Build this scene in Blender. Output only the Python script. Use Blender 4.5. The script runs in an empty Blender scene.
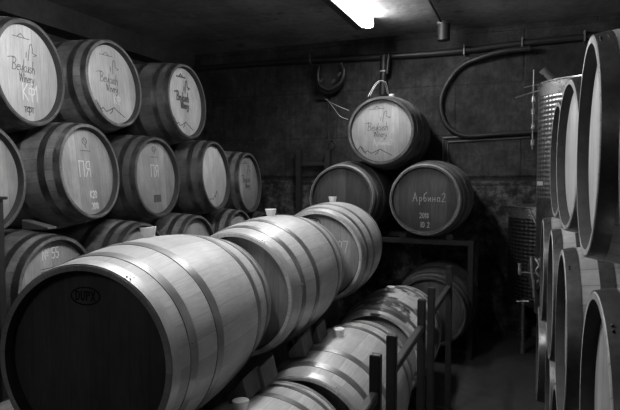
import bpy, bmesh, math, random
from math import sin, cos, pi, radians as R
from mathutils import Vector, Matrix, Euler
random.seed(4)
S = bpy.context.scene
COL = S.collection
AX = 0.342          # height of a lying barrel's axis above its lowest stave
HALF = 0.475
REC = 0.032
ENDR = 0.292        # outer radius at the chime; the newer pale barrels are fuller there
def rad(y): return ENDR + (AX - ENDR) * (1 - (abs(y) / HALF) ** 2.1)

# ------------------------------------------------------------------ materials
def newmat(name):
    m = bpy.data.materials.new(name); m.use_nodes = True
    nt = m.node_tree; nt.nodes.clear()
    out = nt.nodes.new('ShaderNodeOutputMaterial'); b = nt.nodes.new('ShaderNodeBsdfPrincipled')
    nt.links.new(b.outputs[0], out.inputs[0])
    return m, nt, b
def N(nt, t, **k):
    n = nt.nodes.new(t)
    for a, v in k.items(): setattr(n, a, v)
    return n
def val(nt, x, sock):
    if hasattr(x, 'is_linked') or hasattr(x, 'links'): nt.links.new(x, sock)
    else: sock.default_value = x
def M_(nt, op, a, b=0.0, c=None):
    n = N(nt, 'ShaderNodeMath', operation=op); val(nt, a, n.inputs[0]); val(nt, b, n.inputs[1])
    if c is not None: val(nt, c, n.inputs[2])
    return n.outputs[0]
def ramp(nt, fac, lo, hi, a, b):
    n = N(nt, 'ShaderNodeMapRange'); val(nt, fac, n.inputs[0])
    n.inputs[1].default_value = lo; n.inputs[2].default_value = hi
    n.inputs[3].default_value = a; n.inputs[4].default_value = b
    return n.outputs[0]
def xyz(nt):
    tc = N(nt, 'ShaderNodeTexCoord'); s = N(nt, 'ShaderNodeSeparateXYZ'); nt.links.new(tc.outputs['Object'], s.inputs[0])
    return s.outputs[0], s.outputs[1], s.outputs[2]
def comb(nt, x, y, z):
    c = N(nt, 'ShaderNodeCombineXYZ'); val(nt, x, c.inputs[0]); val(nt, y, c.inputs[1]); val(nt, z, c.inputs[2]); return c.outputs[0]
def noise(nt, vec, scale, detail=4, rough=.55):
    n = N(nt, 'ShaderNodeTexNoise'); nt.links.new(vec, n.inputs['Vector']); n.inputs['Scale'].default_value = scale
    n.inputs['Detail'].default_value = detail; n.inputs['Roughness'].default_value = rough; return n.outputs[0]
def white(nt, v):
    n = N(nt, 'ShaderNodeTexWhiteNoise', noise_dimensions='1D'); val(nt, v, n.inputs['W']); return n.outputs[0]
def gray(nt, v, b, sock='Base Color'):
    c = N(nt, 'ShaderNodeCombineColor')
    for i in range(3): val(nt, v, c.inputs[i])
    nt.links.new(c.outputs[0], b.inputs[sock])
def bump(nt, h, b, strength=.4, dist=.002):
    n = N(nt, 'ShaderNodeBump'); n.inputs['Strength'].default_value = strength; n.inputs['Distance'].default_value = dist
    val(nt, h, n.inputs['Height']); nt.links.new(n.outputs[0], b.inputs['Normal'])
def orand(nt): return N(nt, 'ShaderNodeObjectInfo').outputs['Random']

def stave_mat(name, base, blot=.3, rough=.55, seam=.55, edge_=(.38, .62)):
    m, nt, b = newmat(name)
    x, y, z = xyz(nt); r = orand(nt)
    ang = M_(nt, 'ARCTAN2', x, M_(nt, 'SUBTRACT', z, AX))
    a = M_(nt, 'MULTIPLY_ADD', ang, 30 / (2 * pi), 40.3)
    k = M_(nt, 'FLOOR', a); f = M_(nt, 'FRACT', a)
    edge = M_(nt, 'MINIMUM', f, M_(nt, 'SUBTRACT', 1.0, f))
    line = ramp(nt, edge, 0.0, 0.045, seam, 1.0)
    tone = ramp(nt, white(nt, M_(nt, 'ADD', k, M_(nt, 'MULTIPLY', r, 57.0))), 0, 1, .84, 1.12)
    off = M_(nt, 'MULTIPLY', r, 31.0)
    g = noise(nt, comb(nt, M_(nt, 'MULTIPLY', ang, 9), M_(nt, 'MULTIPLY', y, 1.6), off), 6, 6, .65)
    gr = ramp(nt, g, .3, .7, .84, 1.14)
    bl = noise(nt, comb(nt, M_(nt, 'ADD', x, off), y, z), 5.5, 5, .6)
    bb = ramp(nt, bl, edge_[0], edge_[1], 1 - blot, 1.05)
    c = M_(nt, 'MULTIPLY', M_(nt, 'MULTIPLY', line, tone), M_(nt, 'MULTIPLY', gr, bb))
    gray(nt, M_(nt, 'MULTIPLY', c, base), b)
    b.inputs['Roughness'].default_value = rough
    if base > .5: b.inputs['Coat Weight'].default_value = .35; b.inputs['Coat Roughness'].default_value = .38
    bump(nt, M_(nt, 'ADD', M_(nt, 'MULTIPLY', line, 1.6), g), b, .5, .0015)
    return m
def head_mat(name, base, blot=.2, plank=.10, streak=.12):
    m, nt, b = newmat(name)
    x, y, z = xyz(nt); r = orand(nt); off = M_(nt, 'MULTIPLY', r, 23.0)
    a = M_(nt, 'MULTIPLY_ADD', x, 1 / .068, M_(nt, 'ADD', off, 30.37))
    k = M_(nt, 'FLOOR', a); f = M_(nt, 'FRACT', a); edge = M_(nt, 'MINIMUM', f, M_(nt, 'SUBTRACT', 1.0, f))
    line = ramp(nt, edge, 0, .03, .7, 1.0)
    tone = ramp(nt, white(nt, k), 0, 1, 1 - plank * 1.5, 1 + plank)
    g = noise(nt, comb(nt, M_(nt, 'MULTIPLY', x, 22), M_(nt, 'MULTIPLY', z, 1.6), off), 5, 6, .62)
    gr = ramp(nt, g, .3, .7, 1 - streak * 1.6, 1 + streak)
    bl = noise(nt, comb(nt, M_(nt, 'ADD', x, off), y, M_(nt, 'MULTIPLY', z, .6)), 7, 5, .6)
    bb = ramp(nt, bl, .35, .62, 1 - blot, 1.04)
    c = M_(nt, 'MULTIPLY', M_(nt, 'MULTIPLY', line, tone), M_(nt, 'MULTIPLY', gr, bb))
    gray(nt, M_(nt, 'MULTIPLY', c, base), b); b.inputs['Roughness'].default_value = .6
    bump(nt, M_(nt, 'ADD', line, g), b, .4, .001)
    return m
def metal_mat(name, base, rough=.4, metallic=.85, spots=.3, sc=9):
    m, nt, b = newmat(name)
    tc = N(nt, 'ShaderNodeTexCoord'); g = noise(nt, tc.outputs['Object'], sc, 5, .65)
    gray(nt, M_(nt, 'MULTIPLY', ramp(nt, g, .35, .65, 1 - spots, 1.1), base), b)
    b.inputs['Metallic'].default_value = metallic
    nt.links.new(ramp(nt, g, .3, .7, rough + .12, rough - .05), b.inputs['Roughness'])
    return m
def plain_mat(name, base, rough=.6, blot=.12, sc=12, b_=.2):
    m, nt, b = newmat(name)
    tc = N(nt, 'ShaderNodeTexCoord'); g = noise(nt, tc.outputs['Object'], sc, 5, .6)
    gray(nt, M_(nt, 'MULTIPLY', ramp(nt, g, .3, .7, 1 - blot, 1 + blot), base), b)
    b.inputs['Roughness'].default_value = rough
    bump(nt, g, b, b_, .002)
    return m
def concrete_mat(name, base, mode):
    m, nt, b = newmat(name)
    x, y, z = xyz(nt); tc = N(nt, 'ShaderNodeTexCoord')
    g1 = noise(nt, tc.outputs['Object'], 1.3, 6, .65); g2 = noise(nt, tc.outputs['Object'], 14, 6, .7)
    v = M_(nt, 'MULTIPLY', ramp(nt, g1, .33, .67, .5, 1.35), ramp(nt, g2, .3, .7, .72, 1.25))
    h = M_(nt, 'ADD', g2, M_(nt, 'MULTIPLY', g1, .6))
    if mode == 'blocks':
        br = N(nt, 'ShaderNodeTexBrick'); nt.links.new(comb(nt, M_(nt, 'ADD', x, M_(nt, 'MULTIPLY', g1, .06)), M_(nt, 'ADD', M_(nt, 'ADD', z, .03), M_(nt, 'MULTIPLY', g2, .03)), 0.0), br.inputs['Vector'])
        br.inputs['Scale'].default_value = 1.0; br.inputs['Brick Width'].default_value = 1.25; br.inputs['Row Height'].default_value = .5
        br.inputs['Mortar Size'].default_value = .012; br.inputs['Mortar Smooth'].default_value = .6
        ln = br.outputs['Fac']; v = M_(nt, 'MULTIPLY', v, ramp(nt, ln, 0, 1, 1, .78)); h = M_(nt, 'SUBTRACT', h, M_(nt, 'MULTIPLY', ln, .5))
        g3 = noise(nt, tc.outputs['Object'], 4.5, 8, .8); v = M_(nt, 'MULTIPLY', v, ramp(nt, g3, .38, .62, .45, 1.7))
        g4 = noise(nt, comb(nt, M_(nt, 'MULTIPLY', x, 9), y, M_(nt, 'MULTIPLY', z, 1.2)), 3, 5, .7); v = M_(nt, 'MULTIPLY', v, ramp(nt, g4, .35, .65, .75, 1.25))
        lo = ramp(nt, z, 1.5, 1.56, 1, 0); rub = ramp(nt, noise(nt, tc.outputs['Object'], 9, 6, .75), .42, .62, .5, 2.6)
        v = M_(nt, 'MULTIPLY', v, M_(nt, 'ADD', M_(nt, 'MULTIPLY', lo, rub), M_(nt, 'SUBTRACT', 1.0, lo)))
        zj = M_(nt, 'ABSOLUTE', M_(nt, 'SUBTRACT', M_(nt, 'ADD', z, M_(nt, 'MULTIPLY', g3, .05)), 1.545))
        jn = ramp(nt, zj, .012, .035, 0, 1); v = M_(nt, 'MULTIPLY', v, ramp(nt, jn, 0, 1, .35, 1)); h = M_(nt, 'ADD', h, M_(nt, 'ADD', M_(nt, 'MULTIPLY', jn, 2.0), g3))
    if mode == 'boards':
        w = N(nt, 'ShaderNodeTexWhiteNoise', noise_dimensions='1D'); nt.links.new(M_(nt, 'FLOOR', M_(nt, 'MULTIPLY', x, 1.1)), w.inputs['W'])
        v = M_(nt, 'MULTIPLY', v, ramp(nt, w.outputs[0], 0, 1, .88, 1.1))
        sp = noise(nt, tc.outputs['Object'], 5.5, 2, .4); v = M_(nt, 'MULTIPLY', v, ramp(nt, sp, .68, .74, 1, .5))
    gray(nt, M_(nt, 'MULTIPLY', v, base), b); b.inputs['Roughness'].default_value = .85
    bump(nt, h, b, .7, .012)
    return m
def dimple_mat(name, base, rough, n, cx=0):
    m, nt, b = newmat(name)
    x, y, z = xyz(nt); ang = M_(nt, 'ARCTAN2', x, y)
    a = M_(nt, 'MULTIPLY', ang, n); zz = M_(nt, 'MULTIPLY', z, 95.0)
    h = M_(nt, 'MULTIPLY', M_(nt, 'SINE', M_(nt, 'ADD', a, zz)), M_(nt, 'SINE', M_(nt, 'SUBTRACT', a, zz)))
    gray(nt, ramp(nt, h, -1, 1, base * .75, base), b)
    b.inputs['Metallic'].default_value = .95; b.inputs['Roughness'].default_value = rough
    bump(nt, h, b, .5, .005)
    return m

STV = dict(light=stave_mat('oak_staves_light', .60, .12, .5, .8), mid=stave_mat('oak_staves_mid', .19, .3),
           tan=stave_mat('oak_staves_tan', .42, .25, .5),
           dark=stave_mat('oak_staves_dark', .125, .45), stained=stave_mat('oak_staves_wine_stained', .62, .9, .5, .8, (.47, .53)),
           old=stave_mat('oak_staves_weathered', .20, .6, .6))
HD = dict(bright=head_mat('oak_head_pale', .54, .16), mid=head_mat('oak_head_mid', .38, .28, .14), cream=head_mat('oak_head_blotched', .58, .22, .08),
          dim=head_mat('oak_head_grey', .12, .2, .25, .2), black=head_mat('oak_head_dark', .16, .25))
CHIMEIN = plain_mat('dark_chime_inside', .035, .7, .3, 30)  # one dark tone for the inner faces of the barrel ends
CHALKD = plain_mat('faint_chalk', .5, .9, .25, 80)
GALV = metal_mat('galvanised_hoop', .40, .36, .85, .22)
GALVE = metal_mat('bright_end_hoop', .62, .42, .6, .15)
GALVD = metal_mat('dull_hoop', .19, .33, .85, .45, 14)
STEELB = plain_mat('black_painted_steel', .025, .5, .25, 20, .1)
STEELG = plain_mat('grey_painted_steel', .022, .5, .2, 20, .1)
SIL = plain_mat('white_silicone', .85, .5, .04)
WEDGE = plain_mat('raw_wood_chock', .12, .7, .3, 15)
CHALK = plain_mat('white_chalk', .75, .9, .1, 60)
INK = plain_mat('burnt_brand_ink', .10, .8, .2, 60)
STAMPINK = plain_mat('charred_stamp', .015, .8, .2, 60)
PIPE = plain_mat('dark_wall_pipe', .02, .45, .2)
RUBBER = plain_mat('rubber_hose', .025, .45, .2)
PALE = plain_mat('pale_wire', .5, .5, .1)
GREYP = plain_mat('grey_plastic_pipe', .16, .45, .15)
PALEPIPE = metal_mat('pale_metal_pipe', .35, .35, .7, .2)
INOX = metal_mat('stainless_steel', .6, .25, .95, .1, 5)
DIM1 = dimple_mat('stainless_dimple_jacket', .34, .38, 34)
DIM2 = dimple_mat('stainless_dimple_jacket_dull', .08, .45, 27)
WALLM = concrete_mat('old_concrete_blocks', .031, 'blocks')
SIDEM = concrete_mat('side_wall_concrete', .06, 'plain')
CEILM = concrete_mat('board_marked_concrete', .24, 'boards')
FLOORM = concrete_mat('rough_screed', .035, 'plain')

# ------------------------------------------------------------------ mesh helpers
def link(name, bm, mat, parent=None, smooth=True):
    me = bpy.data.meshes.new(name)
    bmesh.ops.recalc_face_normals(bm, faces=bm.faces)
    bm.to_mesh(me); bm.free()
    me.materials.append(mat)
    if smooth:
        for p in me.polygons: p.use_smooth = True
        try: me.set_sharp_from_angle(angle=R(35))
        except Exception: pass
    o = bpy.data.objects.new(name, me); COL.objects.link(o)
    if parent: o.parent = parent
    return o
def tag(o, label, cat, group=None, kind=None):
    if label: o['label'] = label
    if cat: o['category'] = cat
    if group: o['group'] = group
    if kind: o['kind'] = kind
    return o
def empty(name, loc, rot=(0, 0, 0)):
    o = bpy.data.objects.new(name, None); COL.objects.link(o); o.location = loc; o.rotation_euler = rot; o.empty_display_size = .1
    return o
def box(bm, x0, x1, y0, y1, z0, z1, bev=0.0):
    b2 = bmesh.new(); bmesh.ops.create_cube(b2, size=1)
    for v in b2.verts: v.co = Vector(((x0 + x1) / 2 + v.co.x * (x1 - x0), (y0 + y1) / 2 + v.co.y * (y1 - y0), (z0 + z1) / 2 + v.co.z * (z1 - z0)))
    if bev: bmesh.ops.bevel(b2, geom=b2.edges[:], offset=bev, segments=2, affect='EDGES')
    t = bpy.data.meshes.new('t'); b2.to_mesh(t); b2.free(); bm.from_mesh(t); bpy.data.meshes.remove(t); return bm
def bx(*a): return box(bmesh.new(), *a)
def lathe(bm, prof, n=96, closed=True, axis='y', c=(0, 0, 0)):
    rings = []
    for (r, h) in prof:
        ring = []
        for i in range(n):
            a = 2 * pi * i / n
            p = (r * sin(a), h, r * cos(a)) if axis == 'y' else (r * cos(a), r * sin(a), h)
            ring.append(bm.verts.new((p[0] + c[0], p[1] + c[1], p[2] + c[2])))
        rings.append(ring)
    m = len(rings)
    for j in range(m if closed else m - 1):
        A, B = rings[j], rings[(j + 1) % m]
        for i in range(n): bm.faces.new((A[i], A[(i + 1) % n], B[(i + 1) % n], B[i]))
    if not closed:
        for ring in (rings[0], rings[-1]): bm.faces.new(ring)
    return bm
def catmull(pts, k=6):
    P = [Vector(p) for p in pts]
    if len(P) < 3: return P
    Q = [P[0] * 2 - P[1]] + P + [P[-1] * 2 - P[-2]]; out = []
    for i in range(1, len(Q) - 2):
        for s in range(k):
            t = s / k
            out.append(.5 * ((2 * Q[i]) + (-Q[i - 1] + Q[i + 1]) * t + (2 * Q[i - 1] - 5 * Q[i] + 4 * Q[i + 1] - Q[i + 2]) * t * t + (-Q[i - 1] + 3 * Q[i] - 3 * Q[i + 1] + Q[i + 2]) * t ** 3))
    out.append(P[-1]); return out
def tube(bm, pts, r, n=10, smooth=True):
    P = catmull(pts) if smooth else [Vector(p) for p in pts]
    rings = []; up = None
    for i, p in enumerate(P):
        d = (P[min(i + 1, len(P) - 1)] - P[max(i - 1, 0)]).normalized()
        if up is None: up = d.orthogonal().normalized()
        up = (up - d * up.dot(d)).normalized(); s = d.cross(up)
        rings.append([bm.verts.new(p + (up * cos(2 * pi * k / n) + s * sin(2 * pi * k / n)) * r) for k in range(n)])
    for a, b in zip(rings, rings[1:]):
        for k in range(n): bm.faces.new((a[k], a[(k + 1) % n], b[(k + 1) % n], b[k]))
    bm.faces.new(rings[0]); bm.faces.new(rings[-1]); return bm

# ------------------------------------------------------------------ barrel prototype meshes
def staves_bm():
    bm = bmesh.new(); ys = [HALF * t for t in (-1, -.93, -.82, -.7, -.55, -.4, -.25, -.1, 0, .1, .25, .4, .55, .7, .82, .93, 1)]
    prof = [(rad(y), y) for y in ys]
    prof[0] = (rad(ys[0]) - .003, ys[0]); prof[-1] = (rad(ys[-1]) - .003, ys[-1])
    prof.insert(1, (rad(-HALF + .004), -HALF + .004)); prof.insert(-1, (rad(HALF - .004), HALF - .004))
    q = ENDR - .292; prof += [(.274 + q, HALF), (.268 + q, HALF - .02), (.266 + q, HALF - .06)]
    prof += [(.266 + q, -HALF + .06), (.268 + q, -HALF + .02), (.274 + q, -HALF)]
    lathe(bm, prof, 96, True, 'y', (0, 0, AX)); k = len(prof)
    bm.faces.ensure_lookup_table()
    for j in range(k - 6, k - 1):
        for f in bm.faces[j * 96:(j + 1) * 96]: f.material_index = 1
    return bm
def head_bm(s):
    # bevelled round head let into the chime
    y = s * (HALF - REC); q = ENDR - .292
    bm = bmesh.new()
    lathe(bm, [(.001, y), (.262 + q, y), (.2685 + q, y - s * .003), (.2685 + q, y - s * .022), (.001, y - s * .022)], 72, True, 'y', (0, 0, AX))
    return bm
def hoop_bm(y0, y1, t=.0022, rivet=0.6):
    bm = bmesh.new(); n = 5
    ys = [y0 + (y1 - y0) * i / (n - 1) for i in range(n)]
    prof = [(rad(y) + t, y) for y in ys] + [(rad(y) - .001, y) for y in reversed(ys)]
    lathe(bm, prof, 96, True, 'y', (0, 0, AX))
    ym = (y0 + y1) / 2
    for da in (0, .045):
        for dy in (-.009, .009):
            a = rivet + da; r = rad(ym) + t
            q = bmesh.new(); bmesh.ops.create_icosphere(q, subdivisions=2, radius=.0032)
            for v in q.verts: v.co += Vector((r * sin(a), ym + dy, AX + r * cos(a)))
            tm = bpy.data.meshes.new('t'); q.to_mesh(tm); q.free(); bm.from_mesh(tm); bpy.data.meshes.remove(tm)
    return bm
def bung_bm():
    return lathe(bmesh.new(), [(.021, 0), (.031, .04), (.0295, .042), (.001, .042), (.001, 0)], 32, True, 'z', (0, 0, 2 * AX - .003))
HOOPS = [(-.473, -.435), (-.385, -.345), (-.225, -.180), (.180, .225), (.345, .385), (.435, .473)]
def mesh_of(bm, mat):
    o = link('p', bm, mat); me = o.data; bpy.data.objects.remove(o); return me
ME = {}
def getmesh(key, fn, mat):
    k = (key, mat.name, ENDR)
    if k not in ME:
        ME[k] = mesh_of(fn(), mat)
        ME[k].name = key
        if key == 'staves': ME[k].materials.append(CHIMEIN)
    return ME[k]
def part(name, me, parent):
    o = bpy.data.objects.new(name, me); COL.objects.link(o); o.parent = parent; return o

def barrel(label, head, normal_deg, tilt, stave='mid', face='mid', hoop=GALVD, bung=False, group=None, roll=0):
    """head = centre of the front rim, normal_deg = heading of the front head, tilt = its upward tilt"""
    global ENDR
    ENDR = .296 if stave in ('light', 'stained') else .292
    a = R(normal_deg); t = R(tilt)
    n = Vector((cos(a) * cos(t), sin(a) * cos(t), sin(t)))
    rot = Euler((-t, 0, a + pi / 2), 'XYZ')
    z = rot.to_matrix() @ Vector((0, 0, 1))
    root = empty('wine_barrel', Vector(head) - n * HALF - z * AX, rot)
    tag(root, label, 'barrel', group)
    part('staves', getmesh('staves', staves_bm, STV[stave]), root)
    part('barrel_head', getmesh('barrel_head', lambda: head_bm(-1), HD[face]), root)
    part('barrel_head', getmesh('back_head', lambda: head_bm(1), HD['dim']), root)
    for i, (y0, y1) in enumerate(HOOPS):
        part('hoop', getmesh('hoop%d' % i, lambda: hoop_bm(y0, y1, rivet=.5 + .9 * i), GALVE if hoop is GALV and i in (0, 5) else hoop), root)
    if bung:
        g = part('bung', getmesh('bung', bung_bm, SIL), root)
        g.matrix_local = Matrix.Translation((0, 0, AX)) @ Matrix.Rotation(R(roll), 4, 'Y') @ Matrix.Translation((0, 0, -AX))
    return root

# ------------------------------------------------------------------ hand lettering
G = {
 'B': (.5, [[(0, 0), (.05, 1)], [(-.05, .95), (.2, 1.02), (.4, .85), (.3, .6), (.05, .52), (.38, .42), (.42, .15), (.25, 0), (0, .02)]]),
 'e': (.36, [[(0, .28), (.28, .32), (.24, .48), (.1, .48), (0, .25), (.08, .03), (.32, .08)]]),
 'y': (.36, [[(0, .5), (.05, .12), (.22, .12), (.3, .5)], [(.3, .5), (.22, -.2), (.02, -.4), (-.05, -.2)]]),
 'k': (.36, [[(0, 0), (.05, 1)], [(.3, .5), (.03, .25), (.32, 0)]]),
 'u': (.36, [[(0, .5), (.03, .05), (.2, .05), (.28, .5), (.3, .02)]]),
 's': (.34, [[(.28, .45), (.1, .5), (.05, .32), (.25, .2), (.2, .02), (0, .05)]]),
 'h': (.36, [[(0, 0), (.06, 1.05)], [(.02, .3), (.18, .5), (.27, .35), (.3, 0)]]),
 'W': (.7, [[(0, 1), (.12, 0), (.3, .75), (.42, 0), (.62, 1.05)]]),
 'i': (.16, [[(0, .5), (.02, 0)], [(.0, .68), (.01, .74)]]),
 'n': (.36, [[(0, 0), (.02, .5)], [(.02, .35), (.18, .5), (.27, 0)]]),
 'r': (.3, [[(0, 0), (.02, .5)], [(.02, .35), (.2, .5)]]),
 'П': (.62, [[(0, 0), (.02, 1)], [(-.03, 1), (.5, 1)], [(.48, 1), (.46, 0)]]),
 'Я': (.6, [[(.46, 0), (.46, 1), (.15, .95), (.06, .7), (.16, .5), (.46, .5)], [(.3, .5), (.02, 0)]]),
 'А': (.6, [[(0, 0), (.25, 1), (.5, 0)], [(.1, .38), (.4, .38)]]),
 'р': (.38, [[(0, -.4), (.02, .5)], [(.02, .42), (.2, .5), (.28, .28), (.18, .04), (.02, .08)]]),
 'б': (.42, [[(.35, 1.05), (.08, .85), (0, .35), (.1, .02), (.26, .04), (.32, .25), (.2, .45), (.04, .38)]]),
 'и': (.4, [[(0, .5), (.02, .03), (.26, .48), (.28, 0)]]),
 'н': (.4, [[(0, .5), (.0, 0)], [(.28, .5), (.28, 0)], [(0, .26), (.28, .26)]]),
 'а': (.42, [[(.28, .42), (.1, .5), (0, .25), (.08, 0), (.26, .12)], [(.3, .5), (.31, 0)]]),
 'К': (.52, [[(0, 0), (.02, 1)], [(.4, 1), (.03, .48), (.44, 0)]]),
 'Ф': (.62, [[(.28, -.05), (.28, 1.05)], [(.28, .82), (.05, .75), (.02, .45), (.28, .35), (.52, .45), (.52, .75), (.28, .82)]]),
 'Ю': (.7, [[(0, 0), (0, 1)], [(0, .5), (.2, .5)], [(.4, 1), (.2, .8), (.2, .2), (.4, 0), (.58, .2), (.58, .8), (.4, 1)]]),
 '№': (.8, [[(0, 0), (0, 1), (.35, 0), (.35, 1)], [(.55, .8), (.68, .65), (.55, .5), (.46, .65), (.55, .8)], [(.46, .35), (.68, .35)]]),
 '0': (.48, [[(.2, 1), (.02, .75), (.02, .25), (.2, 0), (.38, .25), (.38, .75), (.2, 1)]]),
 '1': (.3, [[(0, .75), (.15, 1), (.15, 0)]]),
 '2': (.5, [[(.02, .8), (.18, 1), (.36, .85), (.3, .5), (0, 0), (.42, .02)]]),
 '5': (.48, [[(.38, 1), (.06, 1), (.04, .55), (.3, .55), (.36, .25), (.2, 0), (0, .1)]]),
 '7': (.46, [[(0, 1), (.38, 1), (.15, 0)]]),
 '8': (.48, [[(.2, .52), (.04, .75), (.2, 1), (.36, .75), (.2, .52), (.02, .25), (.2, 0), (.38, .25), (.2, .52)]]),
 'D': (.55, [[(0, 0), (0, 1), (.3, .9), (.42, .5), (.3, .1), (0, 0)]]),
 'U': (.55, [[(0, 1), (.02, .2), (.2, 0), (.38, .2), (.4, 1)]]),
 'P': (.5, [[(0, 0), (0, 1), (.35, .92), (.35, .6), (0, .5)]]),
 'X': (.5, [[(0, 1), (.42, 0)], [(.42, 1), (0, 0)]]),
 ' ': (.35, []),
}
def word(txt, x, z, h, sl=.0, sp=1.0, centre=True):
    w = sum(G[c][0] for c in txt) * h * sp; cx = x - (w / 2 if centre else 0); out = []
    for c in txt:
        for pl in G[c][1]: out.append([(cx + (px + sl * pz) * h, z + pz * h) for px, pz in pl])
        cx += G[c][0] * h * sp
    return out
def ellipse(x, z, a, b, n=24): return [(x + a * cos(2 * pi * i / n), z + b * sin(2 * pi * i / n)) for i in range(n + 1)]
def writing(root, strokes, width, mat, name):
    bm = bmesh.new(); y = -(HALF - REC); t = .0011
    for pl in strokes:
        for (x0, z0), (x1, z1) in zip(pl, pl[1:]):
            d = Vector((x1 - x0, z1 - z0)); L = d.length
            if L < 1e-6: continue
            d /= L; e = d * width * .4; s = Vector((-d.y, d.x)) * width / 2
            c = [Vector((x0, z0)) - e - s, Vector((x1, z1)) + e - s, Vector((x1, z1)) + e + s, Vector((x0, z0)) - e + s]
            f = [bm.verts.new((p.x, y - t, p.y + AX)) for p in c]; k = [bm.verts.new((p.x, y + .0005, p.y + AX)) for p in c]
            bm.faces.new(f)
            for i in range(4): bm.faces.new((f[i], k[i], k[(i + 1) % 4], f[(i + 1) % 4]))
    o = link(name, bm, mat, root, smooth=False)
    return o
def logo(root, mountain=True, sc=1.0, w=.0036):
    s = []
    s += [[(-.105, .190), (.030, .196)], [(-.065, .196), (-.04, .215), (-.012, .196)]]
    s += [[(.012, .075), (.022, .13), (.03, .165), (.045, .175), (.052, .15), (.05, .125), (.085, .118), (.06, .108)], [(.0, .12), (-.005, .09)]]
    s += [[(-.15, .065), (-.11, .075), (-.09, .07)]]
    s += word('Beykush', -.028, .005, .068, .12, 1.02)
    s += word('Winery', -.008, -.052, .055, .12, .98)
    writing(root, s, w, INK, 'printed_logo')
    if mountain:
        mt = [[(-.215, -.175), (-.185, -.13), (-.165, -.15), (-.14, -.185), (-.12, -.17), (-.09, -.195), (-.05, -.18), (-.02, -.165), (.0, -.16), (.02, -.175), (.05, -.19), (.1, -.215)],
              [(-.18, -.14), (-.16, -.175), (-.13, -.2)], [(-.02, -.165), (-.03, -.19), (-.05, -.205)]]
        writing(root, mt, .006, INK, 'printed_mountain_line')
def emblem(root, z=.2):
    writing(root, [ellipse(0, z, .022, .02, 12), [(0, z - .02), (.01, z - .038)], [(-.045, z - .06), (.045, z - .06)], [(-.01, z + .01), (.012, z - .01)]], .004, INK, 'printed_emblem')

# ------------------------------------------------------------------ room
def struct(name, bm, mat): 
    o = link(name, bm, mat, smooth=False); o['kind'] = 'structure'; return o
XL, XR, YB, YF, ZC = -3.93, 1.30, 5.65, -1.6, 3.0
struct('floor', bx(XL - .2, XR + .2, YF - .2, YB + .2, -.15, 0), FLOORM)
struct('ceiling', bx(XL - .2, XR + .2, YF - .2, YB + .2, ZC, ZC + .15), CEILM)
struct('wall_back', bx(XL - .2, XR + .2, YB, YB + .2, 0, ZC), WALLM)
struct('wall_front', bx(XL - .2, XR + .2, YF - .2, YF, 0, ZC), SIDEM)
struct('wall_left', bx(XL - .2, XL, YF, YB, 0, ZC), SIDEM)
struct('wall_right', bx(XR, XR + .2, YF, YB, 0, ZC), SIDEM)
struct('trim_1', bx(XL, XL + .22, YF, YB, ZC - .2, ZC), SIDEM)

# ------------------------------------------------------------------ left stack (heads face the aisle)
def left(label, x, y, z, yaw, tilt, **k): return barrel(label, (x - .02, y, z), yaw, tilt, **k)
gT, gM, gL = 'barrels in the top row of the left stack', 'barrels in the middle row of the left stack', 'barrels in the lowest visible row of the left stack'
b = left('pale-headed oak barrel at the top left corner, nearest of the top row, chalked КФ1', -2.583, 2.325, 2.13, 11, 1.7, stave='dark', face='bright', group=gT)
logo(b, False); writing(b, word('КФ1', .02, -.15, .09), .007, CHALK, 'chalk_writing')
writing(b, [[(-.04, -.19), (.04, -.19)], [(-.03, -.19), (-.03, -.22)], [(0, -.185), (0, -.235)], [(.03, -.19), (.03, -.22)], ellipse(0, -.205, .02, .012, 10)], .005, INK, 'printed_emblem')
b = left('pale-headed oak barrel with winery logo, second in the top row of the left stack', -2.60, 3.025, 2.18, 4, 5.5, stave='old', face='bright', group=gT)
logo(b, True); writing(b, word('КФ', .04, -.13, .065), .004, CHALK, 'chalk_writing')
b = left('farthest barrel of the top left row, its pale head darkened by a smudged brown print', -2.483, 3.715, 2.14, 4, 3.5, stave='dark', face='cream', group=gT)
logo(b, True, w=.011)
left('barrel cut by the left edge of the photo, behind the capped steel post', -2.50, 1.925, 1.54, 5, 3, stave='dark', face='mid', group=gM)
b = left('blotchy grey-headed barrel chalked ПЯ, К20 and 2018 in the left stack', -2.477, 2.655, 1.58, 8, 6, stave='old', face='mid', group=gM)
emblem(b, .19); writing(b, word('ПЯ', -.02, -.03, .095), .005, CHALK, 'chalk_writing'); writing(b, word('К20', .035, -.165, .045), .005, CHALK, 'chalk_writing'); writing(b, word('2018', .04, -.235, .04), .005, CHALK, 'chalk_writing')
b = left('barrel chalked ПЯ with a small printed label plate low on its head, middle row left', -2.50, 3.35, 1.542, 4, 3.2, stave='dark', face='mid', group=gM)
emblem(b, .21); writing(b, word('ПЯ', 0, .005, .085), .005, CHALK, 'chalk_writing')
pl = bmesh.new(); box(pl, -.035, .055, -(HALF - REC) - .002, -(HALF - REC) + .001, AX - .185, AX - .13); link('label_plate', pl, INK, b, False)
writing(b, [[(-.01, -.15), (.03, -.15)], [(-.01, -.165), (.03, -.165)]], .010, CHALK, 'label_print')
b = left('barrel with a plain bright head, fourth of the middle row, under the smudged barrel', -2.437, 4.065, 1.552, 7, 4.5, stave='dark', face='cream', group=gM)
writing(b, [[(-.12, -.2), (-.08, -.19), (-.05, -.2), (-.02, -.17), (.0, -.18), (.03, -.13), (.045, -.15)]], .006, INK, 'printed_mountain_line')
b = left('grey-headed barrel with smudged print, farthest of the middle row by the back wall', -2.519, 4.835, 1.485, 5.2, 3.9, stave='mid', face='mid', group=gM)
logo(b, False, w=.006)
lz = .905
b = left('low barrel at far left chalked № 55, a pale wood chock on top', -2.42, 2.33, lz + .01, 4, 2.5, stave='old', face='mid', group=gL)
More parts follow.
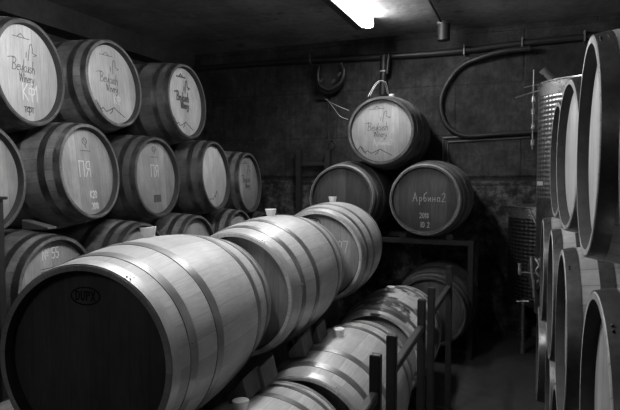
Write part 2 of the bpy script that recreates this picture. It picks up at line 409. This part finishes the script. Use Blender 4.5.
writing(b, word('№ 55', -.02, .17, .06), .005, CHALK, 'chalk_writing'); writing(b, [[(-.1, .12), (.02, .12)], [(-.1, .105), (0, .105)]], .004, INK, 'printed_emblem')
left('low barrel whose rim shows above the foreground barrel, under the ПЯ label-plate barrel', -2.40, 3.05, lz + .03, 4, 4.5, stave='old', face='mid', group=gL)
left('low barrel third from the left, seen between two middle-row barrels above the near bung', -2.40, 3.73, lz + .035, 4, 4.5, stave='mid', face='mid', group=gL)
left('low barrel fourth from the left with a glinting head, beneath the plain bright head', -2.40, 4.44, lz + .04, 4, 6, stave='mid', face='mid', group=gL)
left('last low barrel by the back wall, almost hidden behind the second foreground barrel', -2.52, 5.15, lz - .035, 3, 2, stave='dark', face='dim', group=gL)
# chock between the low barrel and the middle row
def chock(label, loc, size, rot, group=None, taper=.35):
    bm = bmesh.new(); w, l, h = size
    v = [bm.verts.new(p) for p in ((-w / 2, -l / 2, 0), (w / 2, -l / 2, 0), (w / 2, l / 2, 0), (-w / 2, l / 2, 0), (-w / 2, -l / 2, h * taper), (w / 2, -l / 2, h), (w / 2, l / 2, h), (-w / 2, l / 2, h * taper))]
    for f in ((0, 1, 2, 3), (4, 5, 6, 7), (0, 1, 5, 4), (1, 2, 6, 5), (2, 3, 7, 6), (3, 0, 4, 7)): bm.faces.new([v[i] for i in f])
    bmesh.ops.bevel(bm, geom=bm.edges[:], offset=.003, segments=1, affect='EDGES')
    o = link('wooden_chock', bm, WEDGE, smooth=False); o.location = loc; o.rotation_euler = rot
    return tag(o, label, 'wedge', group)

# ------------------------------------------------------------------ the chain of barrels on top of the floor racks (bung up, heads to the camera)
BX, CXR, CXL = -1.29, -.90, -1.675
cz = .40; bz = .992
gB = 'pale barrels lying end to end in the foreground'
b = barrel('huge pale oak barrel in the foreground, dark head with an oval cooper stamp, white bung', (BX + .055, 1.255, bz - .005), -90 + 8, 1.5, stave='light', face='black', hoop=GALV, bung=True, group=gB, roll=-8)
writing(b, [ellipse(-.01, .195, .050, .027)] + word('DUPX', -.008, .182, .028, 0, 1.2), .004, STAMPINK, 'cooper_stamp')
b = barrel('pale oak barrel with white bung, middle one of the three lying end to end', (BX + .02, 2.235, bz - .005), -90 + 3.5, 0, stave='light', face='mid', hoop=GALV, bung=True, group=gB)
b = barrel('farthest of the three pale end-to-end barrels, oval stamp and chalk 27 on its head', (BX + .045, 3.27, bz + .035), -90 + 6.5, 1, stave='light', face='mid', hoop=GALV, bung=True, group=gB)
writing(b, [ellipse(-.03, .222, .048, .025)] + word('DUPX', -.03, .211, .025, 0, 1.2), .005, STAMPINK, 'cooper_stamp')
writing(b, word('27', .17, .03, .075), .006, CHALK, 'chalk_writing')
gC = 'pale barrels lying low in the floor racks'
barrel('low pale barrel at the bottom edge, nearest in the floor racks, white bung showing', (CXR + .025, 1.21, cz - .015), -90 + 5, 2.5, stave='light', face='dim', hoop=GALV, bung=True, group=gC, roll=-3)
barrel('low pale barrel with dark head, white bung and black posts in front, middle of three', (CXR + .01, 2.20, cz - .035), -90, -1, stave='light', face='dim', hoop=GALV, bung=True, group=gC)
barrel('low barrel with blotchy wine-stained top, farthest in the floor racks', (CXR + .01, 3.38, cz - .03), -90, 0, stave='stained', face='mid', hoop=GALV, bung=True, group=gC)
for y in (1.20, 2.20, 3.24):
    barrel('barrel in the floor racks hidden beneath the left side of the foreground chain', (CXL, y, cz), -90, 0, stave='mid', face='dim', group='hidden left-hand barrels of the floor racks')
for lb, y, x, w in (('raw wood chock wedged beneath the first foreground barrel, low centre of the photo', 1.86, -1.0, .1), ('second raw wood chock behind it, under the joint of the first two top barrels', 2.0, -.985, .07),
              ('long raw wood chock wedged under the middle top barrel beside the white bung', 2.42, -.995, .1), ('small raw wood chock at the far end of the middle top barrel', 2.62, -.975, .06)):
    chock(lb, (x, y, cz + math.sqrt(max(0.0, .3445 ** 2 - (x + .02 - CXR) ** 2)) - .045), (w * .8, .16, .09), (0, R(-14), R(6)), 'wood chocks between the stacked barrels')

# ------------------------------------------------------------------ floor racks
def rack(label, x0, x1, y0, y1, zt, group, railz=.12, beam_z=.027, mat=STEELB, w=.036):
    root = empty('barrel_rack', ((x0 + x1) / 2, (y0 + y1) / 2, 0)); tag(root, label, 'rack', group)
    X, Y = (x1 - x0) / 2, (y1 - y0) / 2; h = w / 2
    for sx in (-1, 1):
        for sy in (-1, 1):
            link('post', bx(sx * X - h, sx * X + h, sy * Y - h, sy * Y + h, 0, zt, .003), mat, root, False)
        link('side_rail', bx(sx * X - h * .8, sx * X + h * .8, -Y + h, Y - h, zt - railz - .034, zt - railz, .003), mat, root, False)
        link('side_rail', bx(sx * X - h * .8, sx * X + h * .8, -Y + h, Y - h, beam_z - .026, beam_z, .003), mat, root, False)
    for sy in (-1, 1):
        link('cradle_beam', bx(-X + h, X - h, sy * Y - h, sy * Y + h, beam_z - .026, beam_z, .003), mat, root, False)
    return root
gR = 'black steel racks holding the low barrels'
XP = -.445
rack('nearest black steel barrel rack, its post and rail at bottom centre of the photo', -2.04, XP, 1.07, 1.72, .965, gR)
rack('black steel barrel rack in the middle, tall post before the second low barrel', -2.04, XP, 1.955, 2.58, .965, gR)
rack('farthest black steel barrel rack, posts before the wine-stained barrel', -2.04, XP, 2.87, 3.60, .965, gR)

# ------------------------------------------------------------------ barrels and rack at the back wall
pz = 1.345
gP = 'barrels on the rack at the back wall'
b = barrel('barrel with pale logo head crowning the pile at the back wall, chalked Арбина2', (-1.185, 4.68, 1.945), -90 + 1, 0, stave='old', face='cream', hoop=GALVD, group=gP, bung=True)
logo(b, True); writing(b, word('Арбина2', .02, -.125, .052, 0, 1.1), .0045, CHALK, 'chalk_writing')
b = barrel('dark-headed barrel chalked Арбина2 and 2018 on the back rack, right of the pair', (-.785, 4.60, pz + .005), -90 - 1, 0, stave='old', face='dim', hoop=GALV, group=gP)
writing(b, word('Арбина2', .045, -.015, .072, 0, 1.28), .005, CHALKD, 'chalk_writing'); writing(b, word('2018', .0, -.155, .042, 0, 1.1), .006, CHALKD, 'chalk_writing'); writing(b, word('Ю 2', .01, -.235, .045, 0, 1.1), .006, CHALKD, 'chalk_writing')
barrel('grey plain-headed barrel on the back rack, left of the pair, behind the farthest foreground barrel', (-1.52, 4.60, pz + .005), -90, 0, stave='old', face='dim', hoop=GALV, group=gP)
barrel('dark barrel on the lower level of the back rack, behind the black posts', (-.715, 4.52, .42), -90, 0, stave='dark', face='dim', hoop=GALVD, group=gP)
root = empty('storage_rack', (-1.145, 4.98, 0)); tag(root, 'dark steel rack at the back wall carrying three barrels, with a barrel below', 'rack')
for sx in (-.735, .735):
    for sy in (-.26, .26):
        link('post', bx(sx - .022, sx + .022, sy - .022, sy + .022, 0, 1.012, .003), STEELG, root, False)
    link('side_rail', bx(sx - .018, sx + .018, -.238, .238, .96, 1.0, .003), STEELG, root, False)
for sy in (-.26, .26):
    link('cross_beam', bx(-.713, .713, sy - .02, sy + .02, .965, 1.009, .003), STEELG, root, False)
    link('cross_beam', bx(-.713, .713, sy - .02, sy + .02, .045, .075, .003), STEELG, root, False)
    for cx in (-.375 - .2, -.375 + .2, .36 - .2, .36 + .2):
        link('saddle', bx(cx - .03, cx + .03, sy - .02, sy + .02, 1.009, 1.055, .006), STEELG, root, False)

# ------------------------------------------------------------------ rack carrying the left stack
root = empty('barrel_rack', (-2.9, 3.6, 0)); tag(root, 'dark steel rack with a capped post at the left edge, carrying the left stack', 'rack')
for y in (-1.66, -.1, 1.75):
    for x in (-.46, .46):
        link('post', bx(x - .022, x + .022, y - .022, y + .022, 0, .555, .003), STEELB, root, False)
for x in (-.2, .3):
    link('long_beam', bx(x - .025, x + .025, -1.7, 1.95, .555, .603, .003), STEELB, root, False)
for y in (-1.66, -.1, 1.75):
    link('cross_beam', bx(-.5, .5, y - .022, y + .022, .515, .555, .003), STEELB, root, False)
link('post', bx(.50, .54, -1.72, -1.68, 0, 1.435, .003), STEELB, root, False)
link('post_cap', bx(.485, .555, -1.735, -1.665, 1.435, 1.45, .004), STEELB, root, False)
link('tie_bar', bx(.46, .52, -1.70, -1.67, .53, .55, .002), STEELB, root, False)
chock('pale wood plank chock lying on the low barrel at far left, under the ПЯ К20 barrel', (-2.62, 2.36, 1.24), (.22, .06, .06), (0, R(3), R(176)), None, .2)

# ------------------------------------------------------------------ right stack (heads face left)
def right(label, x, y, z, yaw=180, tilt=0, **k): return barrel(label, (x, y, z), yaw, tilt, **k)
g1, g2, g3 = 'barrels in the top row of the right stack', 'barrels in the middle row of the right stack', 'barrels in the bottom row of the right stack'
kk = dict(hoop=GALVD)
right('dark out-of-focus barrel filling the right edge of the photo, nearest of the top row', .170, .93, 1.61, stave='mid', face='dim', group=g1, **kk)
right('tall narrow-looking barrel with bright head, left of the right-edge barrel', .153, 1.655, 1.625, 180, stave='tan', face='bright', group=g1, **kk)
right('bright-headed barrel of the top right row, just right of the dimpled steel tank', .148, 2.365, 1.63, 184, stave='tan', face='bright', group=g1, **kk)
right('farthest barrel of the top right row, overlapping the dimpled steel tank', .145, 3.07, 1.63, 183, stave='tan', face='bright', group=g1, **kk)
right('grey-headed barrel at the lower right corner, nearest of the middle right row', .145, 1.28, 1.01, stave='tan', face='mid', group=g2, **kk)
right('second barrel of the middle right row, beneath the tall narrow-looking top barrel', .12, 1.99, 1.01, stave='tan', face='mid', group=g2, **kk)
right('third barrel of the middle right row, dark rim beside a lit stave body', .115, 2.70, 1.01, stave='tan', face='mid', group=g2, **kk)
right('farthest barrel of the middle right row, below the dimpled steel tank', .10, 3.41, 1.01, stave='tan', face='mid', group=g2, **kk)
right('nearest bottom barrel of the right stack, below the lower right corner', .13, .90, .41, stave='tan', face='mid', group=g3, **kk)
right('bottom right barrel peeking between the two nearest middle barrels', .13, 1.63, .41, stave='tan', face='mid', group=g3, **kk)
right('bottom right barrel with a lit hoop at the photo\'s lower edge', .13, 2.34, .41, stave='tan', face='mid', group=g3, **kk)
right('bottom right barrel below the farthest middle one, its lit end over the aisle floor', .13, 3.05, .41, stave='tan', face='mid', group=g3, **kk)
right('last bottom barrel of the right stack, lit end low beside the dark far floor', .095, 3.755, .41, stave='tan', face='mid', group=g3, **kk)
for i, x in enumerate((.42, .86)):
    o = link('wooden_sleeper', bx(x - .05, x + .05, .3, 4.05, 0, .074, .004), WEDGE, smooth=False)
    tag(o, ('timber sleeper under the right stack on the aisle side', 'timber sleeper under the right stack on the wall side')[i], 'sleeper', 'sleepers under the right stack')
# ------------------------------------------------------------------ steel tanks
def tank(label, x, y, r, z0, z1, mat, door=False):
    root = empty('steel_tank', (x, y, 0)); tag(root, label, 'tank')
    zj = max(z0 + .06, z1 - .85)
    link('jacket', lathe(bmesh.new(), [(r, zj), (r, z1 - .1)], 128, False, 'z'), mat, root)
    if zj > z0 + .06: link('lower_shell', lathe(bmesh.new(), [(r - .002, z0 + .06), (r - .002, zj)], 96, False, 'z'), GALVD, root)
    link('top_band', lathe(bmesh.new(), [(r + .004, z1 - .1), (r + .004, z1 - .012), (r + .012, z1 - .008), (r + .012, z1), (r - .02, z1), (r - .06, z1 - .02), (.001, z1 - .02), (.001, z1 - .1)], 96, True, 'z'), INOX, root)
    link('bottom_cone', lathe(bmesh.new(), [(r, z0 + .06), (r * .85, z0), (.06, z0 - .08), (.001, z0 - .08), (.001, z0 + .06)], 64, True, 'z'), INOX, root)
    for a in (45, 135, 225, 315):
        c = Vector((cos(R(a)), sin(R(a)), 0)) * (r - .05)
        link('leg', tube(bmesh.new(), [(c.x, c.y, 0), (c.x, c.y, z0 + .03)], .022, 14, False), INOX, root)
    return root
t1 = tank('tall stainless wine tank with dimpled cooling jacket, behind the top right barrels', .483, 4.53, .40, .45, 2.235, DIM1)
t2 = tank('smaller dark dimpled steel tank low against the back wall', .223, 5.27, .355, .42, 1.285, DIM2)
VALVE = metal_mat('polished_valve', .55, .35, .7, .3, 30)
def tb(name, pts, r_, mat, root, n=10, sm=False): return link(name, tube(bmesh.new(), pts, r_, n, sm), mat, root)
tb('sight_tube', [(-.437, -.10, 1.75), (-.437, -.10, 2.34)], .0045, VALVE, t1)
for z in (1.80, 1.92, 2.03, 2.12):
    link('tube_clamp', lathe(bmesh.new(), [(.013, z - .02), (.013, z + .02), (.001, z + .02), (.001, z - .02)], 16, True, 'z', (-.437, -.10, 0)), INOX, t1)
tb('cross_valve', [(-.56, -.14, 2.135), (-.437, -.10, 2.175), (-.34, -.07, 2.20)], .005, VALVE, t1)
tb('valve_handle', [(-.50, -.12, 2.21), (-.437, -.10, 2.225), (-.36, -.07, 2.235)], .0035, VALVE, t1, 8)
bm = bmesh.new(); tube(bm, [(-.29, -.03, 2.25), (-.36, -.04, 2.335)], .026, 16, False); tube(bm, [(-.355, -.04, 2.33), (-.375, -.043, 2.352)], .033, 16, False); link('vent_cap', bm, PALEPIPE, t1)
tb('vent_pipe', [(-.28, -.03, 2.2), (-.28, -.03, 2.27)], .018, INOX, t1, 12)
# manway with its handle and knob on the aisle side of the tall tank
tb('manway_door', [(-.36, -.18, .83), (-.405, -.20, .83)], .12, GALVD, t1, 32)
tb('door_handle', [(-.43, -.24, .96), (-.425, -.25, .86), (-.41, -.25, .76), (-.405, -.24, .66)], .009, VALVE, t1, 10, True)
tb('clamp_ring', [(-.40, -.22, .94), (-.375, -.26, .90), (-.395, -.26, .86), (-.37, -.26, .81), (-.385, -.25, .77)], .008, VALVE, t1, 10, True)
bm = bmesh.new(); tube(bm, [(-.40, -.20, .83), (-.505, -.22, .835)], .006, 10, False); tube(bm, [(-.505, -.22, .82), (-.508, -.22, .90)], .011, 12, False); link('clamp_knob', bm, VALVE, t1)
link('tank_label', bx(-.398, -.36, -.185, -.18, 1.48, 1.51), SIL, t1, False)
tb('racking_arm', [(-.19, -.32, 1.27), (-.08, -.37, 1.05)], .007, VALVE, t2)
bm = bmesh.new(); tube(bm, [(-.22, -.27, .48), (-.22, -.36, .48)], .016, 10, False); tube(bm, [(-.27, -.36, .485), (-.17, -.36, .495)], .009, 8, False); link('drain_valve', bm, INOX, t2)
tb('vent_pipe', [(-.05, -.25, 1.26), (-.05, -.25, 1.35)], .02, GALVD, t2)

# ------------------------------------------------------------------ lamps
def lamp(label, x, y0, y1, strength, drop=0.0):
    """tube in a lamp holder; the ceiling one has its tray put left of the tube to block light there"""
    root = empty('tube_lamp', (x, (y0 + y1) / 2, ZC)); tag(root, label, 'lamp')
    L = (y1 - y0) / 2
    if drop:
        link('gear_tray', bx(-.03, .03, -L, L, -drop - .035, -drop, .004), STEELG, root, False)
        for s in (-1, 1):
            link('suspension_rod', tube(bmesh.new(), [(0, s * L * .8, -drop - .01), (0, s * L * .8, 0)], .006, 10, False), STEELG, root)
        zc = -drop - .075
    else:
        link('gear_tray', bx(-.125, -.05, -L, L, -.10, 0, .004), STEELG, root, False)  # tray placed at the side to keep the ceiling left of the tube dark
        zc = -.052
    for s in (-1, 1):
        link('end_cap', bx(-.043, .043, s * L - .012, s * L + .012, zc - .042, zc + .05 if drop else 0, .006), SIL, root, False)
    m, nt, b_ = newmat('lit_diffuser'); nt.nodes.remove(b_); e = N(nt, 'ShaderNodeEmission'); e.inputs[1].default_value = strength
    nt.links.new(e.outputs[0], [n for n in nt.nodes if n.type == 'OUTPUT_MATERIAL'][0].inputs[0])
    link('diffuser', lathe(bmesh.new(), [(.04, -L + .012), (.04, L - .012)], 32, False, 'y', (0, 0, zc)), m, root)
LS = 1.0
lamp('lit fluorescent tube lamp on the ceiling, glowing at the top of the photo', -1.36, 3.75, 4.93, 42 * LS)
lamp('nearer fluorescent tube lamp on the ceiling above the foreground barrels, outside the photo', -1.28, 1.35, 2.55, 42 * LS, .22)
lamp('dim fill lamp added out of view behind the camera', -1.28, -1.3, -.5, 8 * LS, .22)  # added fill light for the barrel heads that face the camera

# ------------------------------------------------------------------ pipes, hoses, cables on wall and ceiling
def pipe(name, label, cat, pts, r, mat, smooth=True, group=None, n=12):
    o = link(name, tube(bmesh.new(), pts, r, n, smooth), mat); return tag(o, label, cat, group)
YW = YB
root = empty('wall_pipe', (-1.3, YW - .04, 2.8)); tag(root, 'long dark pipe running along the top of the back wall', 'pipe')
link('pipe', tube(bmesh.new(), [(-2.6, .01, .03), (-1.2, .01, .02), (-.2, .01, -.01), (.6, .01, -.02), (1.4, .005, .01), (2.55, .01, .02)], .032, 14), PIPE, root)
for x, z in ((-.9, .02), (.72, -.02), (1.25, .0), (1.78, .015)):
    link('pipe_clamp', bx(x - .006, x + .006, -.038, .04, z - .045, z + .055, .002), PALEPIPE, root, False)
def bp(px, py, Y):     # a point on the vertical plane at depth Y, measured from the photograph's survey
    f, th, ph = 545.0, R(21.5), R(3.05)
    r = Vector((cos(th), sin(th), 0)); F = Vector((-sin(th) * cos(ph), cos(th) * cos(ph), -sin(ph))); U = r.cross(F)
    d = F + r * ((px - 310) / f) - U * ((py - 205) / f)
    return Vector((0, 0, 1.55)) + d * (Y / d.y)
pipe('rubber_hose', 'thick dark hose bending in a wide arc down the back wall', 'hose',
     [bp(x, y, YW - (.097 if i < 2 else .07 if i == 2 else .034)) for i, (x, y) in enumerate(((530, 48.5), (505, 51), (482, 57), (462, 66), (448, 82), (441, 100), (443, 118), (452, 130), (468, 136), (500, 134), (533, 132)))], .024, RUBBER)
root = empty('pipe_bracket', bp(443, 137, YW - .009)); tag(root, 'pale rectangular pipe frame below the hose arc', 'pipe')
o0 = root.location.copy()
link('outer_pipe', tube(bmesh.new(), [bp(443, 170, YW - .009) - o0, bp(443, 138, YW - .009) - o0, bp(530, 132, YW - .009) - o0], .010, 10, False), GREYP, root)
link('inner_pipe', tube(bmesh.new(), [bp(448, 172, YW - .009) - o0, bp(448, 142, YW - .009) - o0, bp(530, 137, YW - .009) - o0], .008, 10, False), GREYP, root)
pipe('ceiling_conduit', 'thin dark conduit running along the ceiling toward the back wall', 'conduit', [(-.76, 3.4, ZC - .012), (-.76, 5.25, ZC - .012)], .011, PIPE, False)
root = empty('ceiling_fitting', (-.74, 5.33, ZC)); tag(root, 'short grey cylinder fitting hanging from the ceiling by the back wall', 'light fitting')
link('body', lathe(bmesh.new(), [(.058, -.17), (.058, -.0), (.001, 0), (.001, -.17)], 32, True, 'z'), STEELG, root)
link('collar', lathe(bmesh.new(), [(.064, -.02), (.064, 0.0), (.001, 0), (.001, -.02)], 32, True, 'z'), PALEPIPE, root)
# coiled black hose hung from the wall pipe
coil = [(318, 70), (317, 80), (319, 88), (327, 92), (335, 89), (341, 83), (343, 74), (340, 66)]
root = empty('hanging_hose', bp(330, 70, YW - .1)); tag(root, 'dark loop of hose with fittings hanging from the wall pipe', 'hose')
o0 = root.location.copy()
link('hose_loop', tube(bmesh.new(), [bp(x, y, YW - .1) - o0 for x, y in coil], .03, 12), PIPE, root)
link('hose_loop', tube(bmesh.new(), [bp(x + 1, y - 3, YW - .15) - o0 for x, y in coil], .022, 12), RUBBER, root)
for x, y in ((332, 83), (338, 76), (320, 82)):
    q = bp(x, y, YW - .18) - o0
    link('coupling', tube(bmesh.new(), [q, q + Vector((.03, 0, .035))], .016, 12, False), GALVD, root)
# transfer pump lance behind the top barrel
root = empty('hose_nozzle', bp(382, 92, YW - .038)); tag(root, 'upright black hose nozzle with pale ring behind the topmost back barrel', 'nozzle')
o0 = root.location.copy()
link('shaft', tube(bmesh.new(), [bp(383, 95, YW - .038) - o0, bp(384, 56, YW - .038) - o0], .04, 14, False), PIPE, root)
link('grip', tube(bmesh.new(), [bp(387, 74, YW - .1) - o0, bp(389, 54, YW - .1) - o0], .02, 12, False), RUBBER, root)
q = bp(384, 71.5, YW - .038) - o0
link('ring', lathe(bmesh.new(), [(.044, -.006), (.044, .006), (.03, .006), (.03, -.006)], 24, True, 'z', tuple(q)), PALE, root)
# wires
A = [(323, 98), (331, 103), (338, 107), (350, 110)]
pipe('pale_wire', 'thin pale wire sagging from the wall clip to the topmost back barrel, upper strand', 'wire', [bp(323, 98, YW - .03), bp(330, 102, 5.4), bp(338, 106, 5.0), bp(349, 110.5, 4.66)], .0022, PALE, True, 'pale wires tied to the topmost barrel', 6)
pipe('pale_wire', 'thin pale wire sagging lower from the wall clip to the topmost back barrel', 'wire', [bp(326, 98, YW - .03), bp(333, 107, 5.4), bp(340, 116, 5.0), bp(348, 119.5, 4.66)], .0022, PALE, True, 'pale wires tied to the topmost barrel', 6)
pipe('pale_wire', 'loop of pale wire standing up from the topmost back barrel\'s bung', 'wire', [bp(368, 96.5, 4.72), bp(372, 89, 4.8), bp(376, 83, 4.85), bp(381, 80.5, 4.87), bp(386, 83, 4.9), bp(388.5, 93.6, 4.95)], .0022, PALE, True, 'pale wires tied to the topmost barrel', 6)
pipe('pale_wire', 'second inner loop of pale wire above the topmost back barrel', 'wire', [bp(370, 96, 4.75), bp(374, 88, 4.82), bp(379, 82, 4.86), bp(384, 82, 4.9), bp(387.5, 93.8, 4.95)], .002, PALE, True, 'pale wires tied to the topmost barrel', 6)
tag(link('wall_clip', tube(bmesh.new(), [bp(316, 98.5, YW - .04), bp(327, 97.5, YW - .04)], .022, 10, False), PIPE), 'small black clip on the back wall where the pale wires start', 'clip')
pipe('power_cable', 'black cable hanging down the back wall left of the topmost barrel', 'cable', [bp(x, y, YW - .009) for x, y in ((327, 92), (328, 110), (327, 128), (329, 142), (326, 152), (323, 162))], .010, PIPE)
pipe('power_cable', 'black cable curling over the dark bracket on the back wall', 'cable', [bp(x, y, YW - .009) for x, y in ((328, 142), (333, 140), (335, 146), (330, 152), (327, 160))], .007, PIPE)
root = empty('wall_frame', bp(303, 196, YW - .06)); tag(root, 'dark metal frame standing against the back wall left of the grey-headed barrel', 'frame')
o0 = root.location.copy(); o0.z = 0; root.location.z = 0
a0 = bp(299, 165, YW - .06) - o0; a1 = bp(328, 165, YW - .06) - o0; zt = (bp(301, 150, YW - .06)).z; zm = bp(301, 163, YW - .06).z
for x in (a0.x, a1.x): link('upright', bx(x - .03, x + .03, -.03, .03, 0, zt, .003), STEELB, root, False)
link('cross_bar', bx(a0.x + .03, a1.x - .03, -.02, .02, zm - .03, zm + .01, .003), STEELB, root, False)
link('cross_bar', bx(a0.x + .03, a1.x - .03, -.02, .02, .5, .54, .003), STEELB, root, False)

# ------------------------------------------------------------------ camera, world
cam = bpy.data.cameras.new('camera'); co = bpy.data.objects.new('camera', cam); COL.objects.link(co)
co.location = (0, 0, 1.55); co.rotation_euler = (R(90 - 3.05), 0, R(21.5)); cam.sensor_width = 36; cam.lens = 36 * 545 / 620; cam.clip_start = .02
S.camera = co
w = bpy.data.worlds.new('world'); S.world = w; w.use_nodes = True
w.node_tree.nodes['Background'].inputs[0].default_value = (1, 1, 1, 1); w.node_tree.nodes['Background'].inputs[1].default_value = 0.0
S.view_settings.view_transform = 'Standard'; S.view_settings.look = 'None'; S.view_settings.gamma = 1; S.view_settings.exposure = 1.05
try: S.view_settings.use_curve_mapping = False
except Exception: pass
